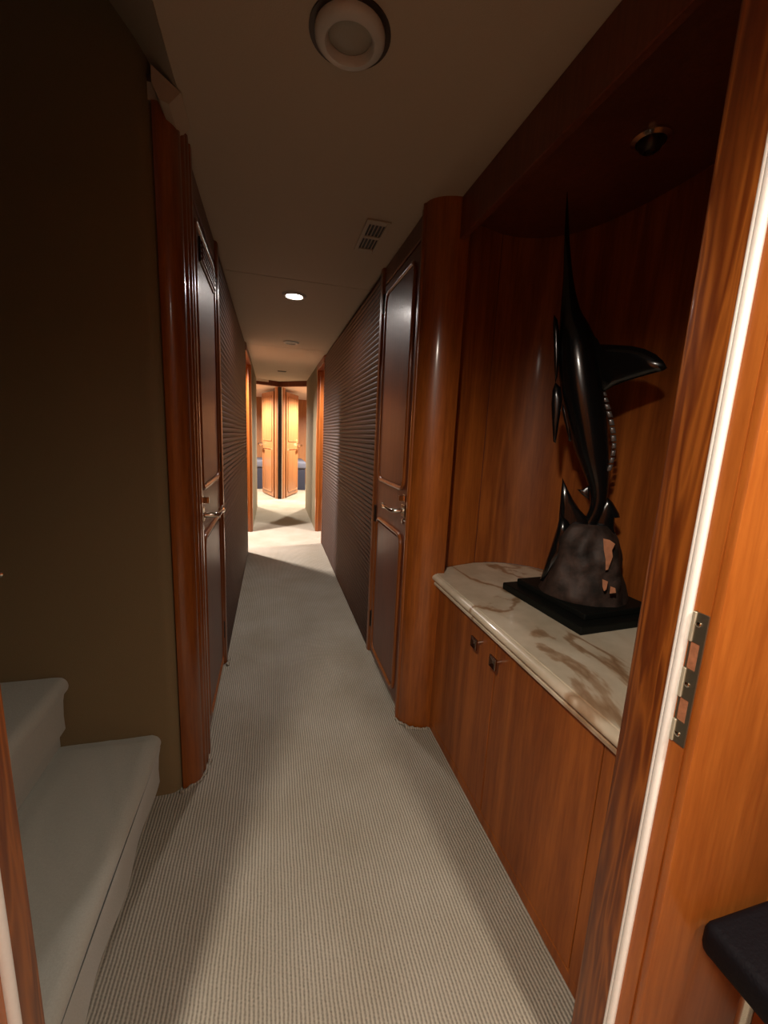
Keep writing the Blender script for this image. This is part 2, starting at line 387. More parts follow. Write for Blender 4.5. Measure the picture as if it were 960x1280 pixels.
def panel_door(name, x, sx, y0, y1, z0, z1, panels, m, handle, hinge_y, hinge_z, vent=False):
    """corridor door whose face looks along sx; panels = [(y0,y1,z0,z1)]"""
    dr = struct(name, box(*sorted((x, x-sx*0.04)), y0, y1, z0, z1, 0.004), m)
    for (a, b_, c, d_) in panels:
        rr = rrect(a, b_, c, d_, 0.055)
        obj('raised_panel', prism([(q[0], q[1]) for q in rrect(a+0.022, b_-0.022, c+0.022, d_-0.022, 0.042)], *sorted((x-sx*0.001, x+sx*0.006)), axis='x'), m, dr)
        obj('panel_moulding', tube([(x+sx*0.002, q[0], q[1]) for q in rr], 0.0125, 8, closed=True), W_POST if m is W_DOOR else m, dr, smooth=60)
    lever(dr, x, sx, *handle)
    for z in hinge_z:
        hg = obj('hinge', box(*sorted((x-sx*0.002, x+sx*0.004)), hinge_y-0.016, hinge_y+0.016, z-0.055, z+0.055, 0.001), HINGE, dr)
        obj('hinge_knuckle', tube([(x+sx*0.006, hinge_y, z-0.055), (x+sx*0.006, hinge_y, z+0.055)], 0.007, 8), HINGE, hg, smooth=50)
    return dr
dl = panel_door('door_1', -0.304, 1, 1.885, 2.622, 0.015, 2.395,
           [(1.965, 2.545, 1.235, 2.335), (1.965, 2.545, 0.09, 1.01)], W_DOOR, (1.935, 1.125, 1), 2.612, (2.26, 1.31, 0.25))
# small louvre let into the top of the left door panel
g = obj('louvre_grille', box(-0.301, -0.290, 2.06, 2.50, 2.20, 2.30, 0.003), HINGE, dl)
for i in range(4):
    obj('louvre_slat', box(-0.292, -0.283, 2.075, 2.485, 2.212+0.021*i, 2.222+0.021*i), W_DOOR, g)

# ================================================================== RIGHT CORRIDOR WALL
wr = struct('wall_right', box(0.705, 0.80, 1.90, 5.60, 0, ZC), SEAMM)
# rounded corner post between the door and the niche
p = [(0.655, 1.955), (0.662, 1.945), (0.650, 1.935), (0.647, 1.915), (0.655, 1.90)] + \
    [(0.800-0.150*math.cos(math.radians(a)), 1.905-0.105*math.sin(math.radians(a))) for a in range(0, 91, 9)] + [(0.82, 1.80), (0.82, 1.955)]
post = struct('trim_2', prism(p, 0, ZC), W_POST, smooth=35)
obj('filler_strip', box(0.8005, 0.835, 1.80, 1.8395, 0, 0.788), W_CHERRY, post)
obj('quarter_bead', tube([(0.652, 1.902, 0), (0.652, 1.902, ZC-0.004)], 0.012, 8), W_POST, post, smooth=60)
p = [(0.705, 2.635), (0.672, 2.635), (0.655, 2.645), (0.652, 2.675), (0.662, 2.685), (0.705, 2.685)]
casing('door_casing', p, 0, ZC, wr)
obj('header_panel', box(0.668, 0.705, 1.957, 2.635, 2.41, ZC, 0.004), W_DOOR, wr)
slats(0.672, -1, 2.685, 5.59, wr)
obj('slat_backing', box(0.6715, 0.705, 2.686, 5.589, 0, ZC-0.005), SEAMM, wr)
obj('end_bead', box(0.655, 0.80, 5.59, 5.62, 0, ZC-0.002, 0.006), W_POST, wr)
panel_door('door_2', 0.668, -1, 1.965, 2.625, 0.015, 2.40,
           [(2.045, 2.560, 1.235, 2.340), (2.045, 2.560, 0.07, 0.985)], W_DOOR, (2.015, 1.128, 1), 2.625, (2.30, 1.0, 0.25))

# ================================================================== SIDE LOBBIES
def side_opening(side, y0, y1, sx, x, name_w):
    """far jamb casing and wall beyond, returns nothing"""
    xo = x - sx*0.17
    w_ = struct(name_w, box(*sorted((x, xo)), y1+0.10, 8.62 if sx > 0 else 8.45, 0, ZC), GREYOL)
    obj('jamb_casing', box(*sorted((x+sx*0.006, xo)), y1, y1+0.10, 0, ZC-0.003, 0.008), W_POST, w_)
    obj('jamb_bead', tube([(x-sx*0.03, y1-0.004, 0), (x-sx*0.03, y1-0.004, 2.4)], 0.012, 8), W_POST, w_, smooth=60)
    obj('lintel', box(*sorted((x+sx*0.004, xo)), y0, y1, 2.42, ZC-0.004, 0.004), W_DOOR, w_)
side_opening('left', 5.285, 6.38, 1, XL, 'wall_left_far')
side_opening('right', 5.625, 6.35, -1, XR, 'wall_right_far')
struct('wall_lobby_left', box(-2.02, -1.95, 4.6, 7.3, 0, 2.47), W_FAR)
struct('wall_lobby_left_near', box(-1.95, -0.465, 4.53, 4.6, 0, 2.47), W_FAR)
struct('wall_lobby_left_end', box(-1.95, -0.465, 7.3, 7.37, 0, 2.47), W_FAR)
struct('wall_lobby_right', box(2.45, 2.52, 4.4, 7.3, 0, 2.47), W_FAR)
struct('wall_lobby_right_near', box(0.805, 2.45, 4.33, 4.4, 0, 2.47), W_FAR)
struct('wall_lobby_right_end', box(0.83, 2.45, 7.3, 7.37, 0, 2.47), W_FAR)

# ================================================================== FAR END: two cabins with angled door frames
def slab(p0, p1, t, z0, z1, m, name, parent=None, bev=0):
    a = Vector(p0); b = Vector(p1); n = (b-a).normalized(); s = Vector((-n.y, n.x))*t/2
    return prism([tuple(a+s), tuple(b+s), tuple(b-s), tuple(a-s)], z0, z1)
cp = struct('trim_3', prism([(0.09, 9.67), (0.145, 9.63), (0.205, 9.63), (0.26, 9.67), (0.29, 9.77), (0.06, 9.77)], 0, ZC), W_FAR)
obj('dark_mullion', box(0.125, 0.205, 9.605, 9.645, 0, ZC-0.01, 0.008), DARK, cp)
obj('white_seal', box(0.209, 0.222, 9.615, 9.645, 0, ZC-0.01), WHITE_P, cp)
struct('trim_4', slab((-0.34, 8.735), (0.175, 8.985), 0.09, 2.41, ZC, W_POST, 't'), W_DOOR)
struct('trim_5', slab((0.68, 8.50), (0.15, 8.985), 0.09, 2.41, ZC, W_POST, 't'), W_DOOR)
struct('wall_berth_divider', box(0.15, 0.20, 9.78, 12.7, 0, 2.47), W_FAR)
struct('wall_berth_back', box(-2.0, 2.45, 12.7, 12.76, 0, 2.6), W_FAR)
struct('wall_berth_left', box(-2.06, -2.0, 8.6, 12.7, 0, 2.6), W_FAR)
struct('wall_berth_right', box(2.45, 2.52, 8.45, 12.7, 0, 2.6), W_FAR)
struct('wall_berth_left_front', box(-2.0, -0.47, 8.56, 8.62, 0, 2.6), W_FAR)
struct('wall_berth_right_front', box(0.83, 2.45, 8.39, 8.45, 0, 2.6), W_FAR)
# far doors, built along +x from the hinge then turned
def far_door(name, hinge, ang, side):
    M = Matrix.Translation(Vector((hinge[0], hinge[1], 0))) @ Matrix.Rotation(ang, 4, 'Z')
    L_ = 0.86
    def T(bm): bmesh.ops.transform(bm, matrix=M, verts=bm.verts); return bm
    dr = struct(name, T(box(0, L_, -0.02, 0.02, 0.02, 2.40, 0.004)), W_FAR)
    f = -side*0.021                       # face turned to the corridor
    for z0, z1 in ((1.30, 2.30), (0.12, 1.12)):
        obj('panel_moulding', T(tube([(q[0], f, q[1]) for q in rrect(0.10, L_-0.10, z0, z1, 0.06)], 0.013, 6, closed=True)), W_FAR, dr, smooth=60)
    for sy in (-1, 1):
        h = obj('handle', T(box(L_-0.085, L_-0.03, *sorted((sy*0.019, sy*0.032)), 1.15, 1.26, 0.003)), CHROME, dr)
        obj('lever', T(tube([(L_-0.055, sy*0.02, 1.205), (L_-0.055, sy*0.10, 1.205), (L_-0.06, sy*0.13, 1.205), (L_-0.22, sy*0.13, 1.19)], 0.024, 8)), CHROME, h, smooth=60)
    return dr
far_door('door_3', (0.05, 9.82), math.radians(108), -1)
far_door('door_4', (0.30, 9.82), math.radians(69), 1)

def berth(x0, x1, y0, y1, label):
    t = thing('berth', label, 'bed', ((x0+x1)/2, (y0+y1)/2, 0))
    obj('bed_base', box(x0, x1, y0, y1, 0, 0.56, 0.01), NAVY, t)
    obj('mattress', box(x0-0.02, x1+0.02, y0-0.03, y1, 0.56, 0.76, 0.05, 3), NAVYT, t, smooth=60)
berth(-1.4, -0.02, 11.35, 12.68, 'dark blue berth behind the far left open door')
berth(0.30, 0.86, 11.20, 12.68, 'dark blue berth behind the far right open door')

# ================================================================== NICHE, CABINET, COUNTER
ZT0 = 0.8535
# apse-like plan of the niche back
NP = [(0.80, 1.865), (0.93, 1.912), (1.06, 1.95), (1.17, 1.945), (1.27, 1.905), (1.36, 1.82), (1.42, 1.70), (1.455, 1.52), (1.465, 1.29),
      (1.455, 1.06), (1.42, 0.90), (1.36, 0.78), (1.27, 0.70), (1.17, 0.66), (1.06, 0.645), (0.80, 0.640)]
def smooth_poly(P, it=2):
    for _ in range(it):
        Q = [P[0]]
        for a, b in zip(P, P[1:]):
            Q += [(a[0]*.75+b[0]*.25, a[1]*.75+b[1]*.25), (a[0]*.25+b[0]*.75, a[1]*.25+b[1]*.75)]
        Q.append(P[-1]); P = Q
    return P
seam_i = 2
NPs = [NP[0], NP[1]] + smooth_poly(NP[2:], 2)
def offset(P, dd):
    out = []
    for i, q in enumerate(P):
        a = Vector(P[max(i-1, 0)]); b = Vector(P[min(i+1, len(P)-1)]); t = (b-a).normalized()
        out.append((q[0]-t.y*dd, q[1]+t.x*dd))
    return out
NPo = offset(NPs, 0.04)
ix_ = [i for i, q in enumerate(NPs) if q[0] > 1.452]; ia, ib = ix_[0], ix_[-1]
wn = struct('wall_niche_back', prism(NPs[ia:ib+1]+NPo[ia:ib+1][::-1], ZT0, 2.475), W_CHERRY, smooth=30)
wn1 = struct('wall_niche_left', prism(NPs[1:ia+1]+NPo[1:ia+1][::-1], ZT0, 2.475), W_CHERRY, smooth=30)
wn2 = struct('wall_niche_right', prism(NPs[ib:]+NPo[ib:][::-1], ZT0, 2.475), W_CHERRY, smooth=30)
obj('niche_return', prism([(0.815, 1.870), (0.93, 1.911), (1.058, 1.949), (1.05, 2.0), (0.815, 2.0)], ZT0, 2.475), W_CHERRY, wn1)
obj('seam_bead', tube([(1.058, 1.946, 0.852), (1.058, 1.946, 2.47)], 0.0022, 6), W_DOOR, wn1)
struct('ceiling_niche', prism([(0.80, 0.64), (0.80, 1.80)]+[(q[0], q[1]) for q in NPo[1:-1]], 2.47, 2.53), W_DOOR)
struct('trim_8', box(0.775, 0.80, 0.625, 1.80, 2.345, ZC, 0.003), W_DOOR)  # niche header in darker door wood to dim it: shade put into its colour
# cabinet below
cab = thing('cabinet', 'low cherry wood cabinet with two doors under the marble counter', 'cabinet', (1.1, 1.2, 0))
CB = [(0.815, 0.645), (0.815, 1.80)] + [(q[0]-0.004, q[1]-0.003) for q in NPs[1:-1]]
cb = prism([(0.822, 0.65), (0.822, 1.84), (0.94, 1.89), (1.30, 1.85), (1.42, 1.5), (1.42, 1.0), (1.25, 0.72), (1.0, 0.66)], 0.0, 0.79)
obj('cabinet_body', cb, W_DOOR, cab)
obj('toe_rail', box(0.801, 0.822, 0.65, 1.84, 0.0, 0.045, 0.002), W_CHERRY, cab)
obj('stile', box(0.800, 0.822, 0.65, 0.727, 0.045, 0.79, 0.002), W_CHERRY, cab)
def cdoor(y0, y1, ky, lab):
    dr = obj('cabinet_door', box(0.800, 0.821, y0, y1, 0.050, 0.787, 0.0025), W_CHERRY, cab)
    k = obj('knob', tube([(0.801, ky, 0.722), (0.770, ky, 0.722)], [0.006, 0.0045], 8), CHROME, dr, smooth=50)
    bm = bmesh.new()
    def sq(x, h): return [bm.verts.new((x, ky+a*h, 0.722+b*h)) for a, b in ((1, 1), (-1, 1), (-1, -1), (1, -1))]
    rs = [sq(0.776, 0.006), sq(0.768, 0.021), sq(0.762, 0.0225), sq(0.759, 0.019), sq(0.764, 0.004)]
    for a, b in zip(rs, rs[1:]):
        for i in range(4): bm.faces.new((a[i], a[(i+1) % 4], b[(i+1) % 4], b[i]))
    bm.faces.new(rs[0]); bm.faces.new(rs[-1])
    obj('knob_head', bm, PEWTER, k)
cdoor(1.246, 1.838, 1.350, '')
cdoor(0.731, 1.240, 1.204, '')
# marble counter: slab plus ogee nosing
ZT = 0.853
top = [(0.792, 0.645), (0.792, 1.840), (0.812, 1.862)] + [(q[0]-0.003, q[1]-0.004) for q in NPs[1:-1]] 
cnt = thing('countertop', 'cream marble counter with brown veins and a moulded front edge', 'counter', (1.1, 1.2, 0.79))
obj('slab', prism(top, 0.800, ZT), MARBLE, cnt)
nose = [(0.792, 0.791), (0.778, 0.791), (0.772, 0.797), (0.771, 0.806), (0.777, 0.811), (0.776, 0.815)] + \
       [(0.776-0.016*math.sin(math.radians(a)), 0.832-0.015*math.cos(math.radians(a))) for a in range(10, 150, 20)] + \
       [(0.774, 0.8495), (0.781, 0.8500), (0.783, ZT), (0.792, ZT)]
obj('moulded_edge', prism(nose, 0.645, 1.840, 'y'), MARBLE, cnt, smooth=35)

# ------------------------------------------------------------------ carved marlin
P0 = Vector((1.20, 1.34, 0)); SV = Vector((0.764, -0.645, 0)); NV = Vector((0.645, 0.764, 0))
def FP(px, py, dep=0.0):
    """point on the sculpture's own upright plane (dep = toward the wall)"""
    ry = M3 @ Vector((px-480., 640.-py, -F)); O = Vector((0, 0, 1.5))
    t = (P0+NV*dep-O).dot(NV)/ry.dot(NV); return O+ry*t
mar = thing('marlin_sculpture', 'polished black carved marlin standing on its tail on the marble counter', 'sculpture', (1.2, 1.34, ZT))
def rotbox(cx, cy, sx_, sy_, ang, z0, z1, bev):
    bm = box(-sx_/2, sx_/2, -sy_/2, sy_/2, z0, z1, bev, 2)
    bmesh.ops.transform(bm, matrix=Matrix.Translation((cx, cy, 0)) @ Matrix.Rotation(ang, 4, 'Z'), verts=bm.verts); return bm
BA = math.radians(4)
obj('plinth', rotbox(1.215, 1.345, 0.40, 0.46, BA, ZT, ZT+0.032, 0.005), BASEB, mar)
obj('plinth_step', rotbox(1.230, 1.350, 0.33, 0.39, BA, ZT+0.032, ZT+0.058, 0.005), BASEB, mar)
# rock
zb = ZT+0.058
bm = bmesh.new(); rings = []; NR, NK = 22, 40
for i in range(NR):
    t = i/(NR-1); z = zb+(1.20-zb)*t
    hh = 1-t; wl_ = 0.164-0.052*min(t/0.75, 1)-(0.050*((t-0.75)/0.25)**1.5 if t > 0.75 else 0); dp = wl_*0.82; cs = 0.020
    ring = []
    for k in range(NK):
        a = 2*PI*k/NK
        q = P0+SV*(cs+math.cos(a)*wl_)+NV*(math.sin(a)*dp)
        nn = noise.noise(Vector((math.cos(a)*2.2, math.sin(a)*2.2, z*9)))*0.022 + noise.noise(Vector((math.cos(a)*6, math.sin(a)*6, z*22)))*0.009
        dirv = (q-P0); dirv.z = 0; dirv.normalize()
        q = q+dirv*nn*(1 if i else 0.3); ring.append(bm.verts.new((q.x, q.y, z)))
    rings.append(ring)
for a, b in zip(rings, rings[1:]):
    for k in range(NK): bm.faces.new((a[k], a[(k+1) % NK], b[(k+1) % NK], b[k]))
bm.faces.new(rings[0][::-1]); bm.faces.new(rings[-1])
obj('carved_rock', bm, ROCK, mar, smooth=60)
def chip(pl, dep0, name, m, th=0.02):
    """thin shape with rounded relief on the sculpture plane; pl pixel outline"""
    bm = bmesh.new()
    fr = [bm.verts.new(FP(x, y, dep0)) for x, y in pl]; bk = [bm.verts.new(FP(x, y, dep0+th)) for x, y in pl]
    n = len(pl); cx = sum(p[0] for p in pl)/n; cy = sum(p[1] for p in pl)/n
    for i in range(n): bm.faces.new((fr[i], fr[(i+1) % n], bk[(i+1) % n], bk[i]))
    bm.faces.new(fr); bm.faces.new(bk[::-1])
    return obj(name, bm, m, mar)
c1 = chip([(754, 673), (762, 675), (769, 680), (765, 688), (766, 696), (763, 704), (760, 712), (757, 713), (757, 700), (755, 688)], -0.118, 'bare_wood_chip', COPPER, 0.05)
c1['label'] = 'pale bare wood streak on the dark rock'
chip([(753, 724), (760, 727), (758, 737), (755, 739), (753, 733)], -0.150, 'bare_wood_chip', COPPER, 0.05)
chip([(763, 733), (769, 735), (770, 741), (762, 742)], -0.150, 'bare_wood_chip', COPPER, 0.05)
# body: (px, py, half width in px, depth offset)
cl = [(709.0, 240, 0.5, 0), (708.8, 262, 1.6, 0), (708.6, 290, 2.8, 0), (709.2, 320, 4.4, 0), (710.2, 350, 6.5, 0), (711.5, 375, 10, 0), (713.5, 395, 14, 0),
      (717, 412, 19.5, 0), (720.5, 430, 24, 0), (723, 450, 26.5, 0), (726, 475, 27.5, 0), (730, 500, 27, 0), (735, 530, 24.5, 0), (740, 560, 21.5, 0),
      (745, 585, 17, 0), (748, 605, 13, 0), (748.5, 622, 10.5, 0), (745, 637, 9, 0), (739, 650, 8.5, 0), (732, 662, 10, 0)]
PTS = [FP(x, y) for x, y, h, dd in cl]
HW = [abs((FP(x+h, y)-FP(x, y)).dot(SV)) for x, y, h, dd in cl]
# resample smooth (Catmull-Rom)
def cr(a, b, c, d_, t): return 0.5*((2*b)+(-a+c)*t+(2*a-5*b+4*c-d_)*t*t+(-a+3*b-3*c+d_)*t*t*t)
P2, H2 = [], []
for i in range(len(PTS)-1):
    i0, i3 = max(i-1, 0), min(i+2, len(PTS)-1)
    for k in range(4):
        t = k/4; P2.append(Vector([cr(PTS[i0][j], PTS[i][j], PTS[i+1][j], PTS[i3][j], t) for j in range(3)])); H2.append(max(0.001, cr(HW[i0], HW[i], HW[i+1], HW[i3], t)))
P2.append(PTS[-1]); H2.append(HW[-1])
bm = bmesh.new(); rings = []; NK = 24
for i, q in enumerate(P2):
    t = (P2[min(i+1, len(P2)-1)]-P2[max(i-1, 0)]).normalized()
    side = NV.cross(t).normalized()
    ring = []
    for k in range(NK):
        a = 2*PI*k/NK; ca, sa = math.cos(a), math.sin(a)
        ring.append(bm.verts.new(q+side*(ca*H2[i])+NV*(math.copysign(abs(sa)**1.15, sa)*H2[i]*0.72)))
    rings.append(ring)
for a, b in zip(rings, rings[1:]):
    for k in range(NK): bm.faces.new((a[k], a[(k+1) % NK], b[(k+1) % NK], b[k]))
bm.faces.new(rings[0][::-1]); bm.faces.new(rings[-1])
obj('body', bm, BLACK, mar, smooth=70)
def fin(pl, name, th0=0.010, dep=lambda x, y: 0.0):
    """lens-section fin: thick at the middle, thin at the rim"""
    bm = bmesh.new(); n = len(pl)
    cx = sum(p[0] for p in pl)/n; cy = sum(p[1] for p in pl)/n
    def lv(f_, o): return [bm.verts.new(FP(cx+(x-cx)*f_, cy+(y-cy)*f_, dep(x, y)*f_+dep(cx, cy)*(1-f_)+o)) for x, y in pl]
    R1, R2, R3, R4, R5 = lv(0.55, -th0), lv(0.85, -th0*0.75), lv(1.0, 0), lv(0.85, th0*0.75), lv(0.55, th0)
    for a, b in ((R1, R2), (R2, R3), (R3, R4), (R4, R5)):
        for i in range(n): bm.faces.new((a[i], a[(i+1) % n], b[(i+1) % n], b[i]))
    bm.faces.new(R1); bm.faces.new(R5[::-1])
    return obj(name, bm, GUN if name == 'dorsal_spine' else BLACK, mar, smooth=60)
fin([(722, 400), (733, 424), (745, 430), (768, 431), (790, 432.5), (806, 436), (820, 443), (829, 451), (834, 460), (829, 463.5), (815, 467), (798, 472), (780, 477.5), (766, 483), (757, 489), (748, 492), (738, 470), (728, 440)],
    'dorsal_fin', 0.016, lambda x, y: -0.10*max(0, (x-745)/90))
fin([(692.5, 393), (697, 400), (699, 415), (699, 445), (697, 470), (694, 480), (693, 462), (692, 430), (691, 405)], 'gill_fin', 0.012, lambda x, y: -0.02)
fin([(694, 478), (701, 484), (703, 500), (700, 520), (697, 540), (694.5, 554), (691.5, 552), (690, 530), (689, 505), (690.5, 488)], 'pectoral_fin', 0.010, lambda x, y: -0.02)
fin([(703, 500), (709, 512), (713, 530), (714.5, 552), (711, 551), (706, 530), (702, 512)], 'pectoral_fin', 0.010, lambda x, y: 0.02)
fin([(737, 606), (728, 612), (721, 611.5), (727, 618), (737, 626)], 'anal_fin', 0.008)
fin([(703, 597), (709, 610), (716, 624), (724, 636), (733, 646), (738, 656), (730, 668), (712, 672), (699, 672), (698, 655), (700, 630)], 'tail_fin', 0.014, lambda x, y: -0.01)
fin([(758, 620), (766, 628), (774, 642), (775, 647), (769, 642), (768, 660), (770, 676), (745, 672), (740, 655), (748, 640)], 'tail_fin', 0.014, lambda x, y: 0.01)
fin([(701, 640), (696, 660), (688, 685), (681, 706), (675, 725), (681, 728), (694, 722), (708, 700), (718, 672), (712, 650)], 'carved_wave', 0.030, lambda x, y: -0.015)
sp = [(755.5, 489), (757.5, 496), (760, 504), (762.5, 513), (765, 523), (767, 533), (768.5, 543), (769, 553), (768.5, 562), (767, 571), (765, 580), (762, 590)]
for i, (a, b) in enumerate(zip(sp, sp[1:])):
    w_ = 5.2 if i < 7 else 4.2
    fin([(a[0]-w_, a[1]+0.5), (a[0]+1.5, a[1]+0.8), (b[0]+1.8, b[1]-1.2), (b[0]-w_, b[1]-0.8)], 'dorsal_spine', 0.006, lambda x, y: -0.012)

# eyeball lamp in the niche ceiling (off)
el = thing('niche_spotlight', 'small unlit chrome eyeball spotlight in the dark niche ceiling', 'spotlight', (1.16, 1.235, 2.47))
obj('bezel', lathe([(0.040, 0.001), (0.058, 0), (0.058, -0.008), (0.044, -0.014), (0.040, -0.008)], (1.16, 1.235, 2.47), 28, caps=False), CHROME, el, smooth=40)
obj('eyeball', lathe([(0.040, 0), (0.038, -0.018), (0.030, -0.034), (0.018, -0.042), (0.016, -0.034)], (1.16, 1.235, 2.47), 24), HINGE, el, smooth=60)

# ================================================================== STAIRS
st = thing('staircase', 'low grey cloth covered steps rising left beside the olive wall', 'stairs', (-0.8, 1.1, 0))
RZ, TD = 0.29, 0.305
def step_prof(k):
    xn = -0.435-k*TD + (0.008 if k else 0); xr = xn-0.045; z0 = k*RZ+0.0; z1 = (k+1)*RZ-0.005
    back = xr-TD-0.02
    P = [(xr, z0), (xr, z1-0.075)]
    P += [(xn-0.03+0.030*math.sin(math.radians(a)), z1-0.034-0.034*math.cos(math.radians(a))) for a in range(20, 181, 16)]
    P += [(back, z1), (back, z0)]
    return P
def cloth_step(k, y0, y1):
    P = step_prof(k); bm = bmesh.new(); NY = 60; rows = []
    # densify outline on the tread
    Q = []
    for a, b in zip(P[:-1], P[1:]):
        m_ = max(1, int(math.dist(a, b)/0.02))
        for i in range(m_): Q.append((a[0]+(b[0]-a[0])*i/m_, a[1]+(b[1]-a[1])*i/m_))
    Q.append(P[-1])
    for j in range(NY+1):
        y = y0+(y1-y0)*j/NY; row = []
        for i, q in enumerate(Q):
            v = Vector((q[0], y, q[1]))
            n1 = noise.noise(Vector((q[0]*3+k*7, y*2.2+q[0]*4, q[1]*5)))*0.016
            fo = noise.noise(Vector(((q[0]*1.0+y*0.55)*9, (q[0]-y)*1.2, k*3.1)))
            n2 = max(0, fo)**1.4*0.085
            cz = noise.noise(Vector((q[0]*2.6+y*2.2+k*5, (q[0]-y)*0.9, 4.3+k)))
            n2 = max(0, 1-abs(cz)*9)**2*0.010 + max(0, 1-abs(cz-0.22)*10)**2*0.007 + abs(n1)*0.6
            wgt = 1.0 if 0.02 < j/NY < 0.98 else 0.2
            if q[0] < -0.44-k*TD-0.02 and q[1] > (k+1)*RZ-0.03: v.z += (n1*0.6+n2)*wgt
            elif q[1] > k*RZ+0.03: v.x += n1*0.25*wgt
            row.append(bm.verts.new(v))
        rows.append(row)
    for a, b in zip(rows, rows[1:]):
        for i in range(len(Q)-1): bm.faces.new((a[i], a[i+1], b[i+1], b[i]))
    bm.faces.new(rows[0]); bm.faces.new(rows[-1][::-1])
    return bm
for k in range(3):
    s_ = obj('step', cloth_step(k, 0.63, 1.636), CLOTH, st, smooth=70)
    # loose skirt of the cover hanging in front of the riser
    bm = bmesh.new(); rows = []
    xn = -0.435-k*TD
    for j in range(49):
        y = 0.632+(1.62-0.632)*j/48; t = j/48
        out = 0.004+0.010*(1-t)*max(0, math.sin(t*PI*1.4+1.0))+0.004*math.sin(y*17)
        row = [bm.verts.new((xn+0.002-0.004*0, y, (k+1)*RZ-0.045)), bm.verts.new((xn-0.006, y, (k+1)*RZ-0.09)),
               bm.verts.new((xn-0.016+out, y, (k+1)*RZ-0.15)), bm.verts.new((xn-0.018+out*1.5, y, k*RZ+0.075+0.01*math.sin(y*9))),
               bm.verts.new((xn-0.022+out*1.5, y, k*RZ+0.075+0.01*math.sin(y*9))), bm.verts.new((xn-0.022, y, (k+1)*RZ-0.15)), bm.verts.new((xn-0.012, y, (k+1)*RZ-0.07))]
        rows.append(row)
    for a, b in zip(rows, rows[1:]):
        for i in range(7): bm.faces.new((a[i], a[(i+1) % 7], b[(i+1) % 7], b[i]))
    bm.faces.new(rows[0]); bm.faces.new(rows[-1][::-1])
    obj('hem', bm, CLOTH, s_, smooth=60)

# chrome knob low on the olive wall
kn = thing('wall_hook', 'small chrome knob on the olive wall above the steps at the left picture edge', 'knob', (-0.905, 1.64, 0.977))
obj('stem', lathe([(0.012, 0), (0.006, -0.004), (0.006, -0.02)], (-0.905, 1.64, 0.977), 14, 'y'), CHROME, kn, smooth=50)
obj('knob_head', lathe([(0.004, -0.02), (0.014, -0.024), (0.017, -0.033), (0.013, -0.042), (0.004, -0.045)], (-0.905, 1.64, 0.977), 16, 'y'), CHROME, kn, smooth=60)

# ================================================================== CABIN WALL AND DOORWAY (nearest the camera)
XJ, XJL = 0.70, -0.346
wf = struct('wall_front', box(XJ+0.012, 2.25, 0.478, 0.595, 0, 2.60, 0.0), W_CABIN)
obj('left_panel', box(-2.0, XJL-0.012, 0.478, 0.595, 0, 2.60), W_CABIN, wf)
obj('door_lintel', box(XJL-0.012, XJ+0.012, 0.478, 0.595, 2.34, 2.60), W_CABIN, wf)
# corridor side facings of the same wall
jr = struct('trim_6', prism([(XJ, 0.528), (XJ, 0.600), (XJ+0.006, 0.610), (0.798, 0.620), (0.798, 0.596), (XJ+0.012, 0.596), (XJ+0.012, 0.528)], 0, 2.6), W_JAMB, smooth=35)
obj('jamb_rebate', box(XJ+0.002, XJ+0.0121, 0.478, 0.5075, 0, 2.34), W_CABIN, jr)
sl = obj('door_seal', tube([(XJ+0.001, 0.5135, 0), (XJ+0.001, 0.5135, 2.34)], 0.0085, 10), WHITE_P, jr, smooth=60)
join_b = tube([(XJ+0.002, 0.524, 0), (XJ+0.002, 0.524, 2.34)], 0.0050, 8)
sl['label'] = 'cream rubber door seal'
obj('seal_bead', join_b, WHITE_P, sl, smooth=60)
# room side casing: bullnosed board facing the cabin
obj('room_casing', box(XJ+0.004, XJ+0.30, 0.462, 0.4785, 0, 2.42, 0.004, 2), W_CABIN, jr, smooth=40)
# strike plate with two openings
sp_ = thing('strike_plate', 'worn steel latch plate with two openings on the right door jamb', 'latch plate', (XJ, 0.49, 0.98))
xs0, xs1 = XJ-0.0015, XJ+0.0015
ya, yb = 0.4765, 0.5015
zs = [0.985, 1.028, 1.072, 1.128, 1.178, 1.232]
bm = box(xs0, xs1, ya, yb, zs[0], zs[1]); join(bm, box(xs0, xs1, ya, yb, zs[2], zs[3])); join(bm, box(xs0, xs1, ya, yb, zs[4], zs[5]))
for a, b in ((zs[1], zs[2]), (zs[3], zs[4])):
    join(bm, box(xs0, xs1, ya, ya+0.006, a, b)); join(bm, box(xs0, xs1, yb-0.003, yb, a, b))
obj('plate', bm, STEEL, sp_)
for a, b in ((zs[0], zs[1]), (zs[2], zs[3]), (zs[4], zs[5])): obj('lip', box(xs0-0.003, xs1, yb-0.0055, yb+0.001, a, b, 0.001), STEELL, sp_)
for a, b in ((zs[1], zs[2]), (zs[3], zs[4])): obj('pocket', box(XJ+0.0005, XJ+0.0025, ya+0.006, yb-0.003, a, b), COPPER, sp_)
for z in (1.003, 1.100, 1.212):
    obj('screw', lathe([(0.0045, 0), (0.0045, -0.002), (0.0025, -0.003)], (xs0, 0.490, z), 14, 'x'), CHROME, sp_, smooth=40)
# left jamb
jl = struct('trim_7', prism([(XJL, 0.553), (XJL, 0.603), (XJL-0.006, 0.610), (-0.44, 0.620), (-0.44, 0.596), (XJL-0.012, 0.596), (XJL-0.012, 0.553)], 0, 2.6), W_JAMB, smooth=35)
obj('door_seal', tube([(XJL-0.001, 0.543, 0), (XJL-0.001, 0.543, 2.34)], 0.0085, 10), WHITE_P, jl, smooth=60)
obj('jamb_rebate', box(XJL-0.0121, XJL-0.002, 0.478, 0.534, 0, 2.34), W_CABIN, jl)
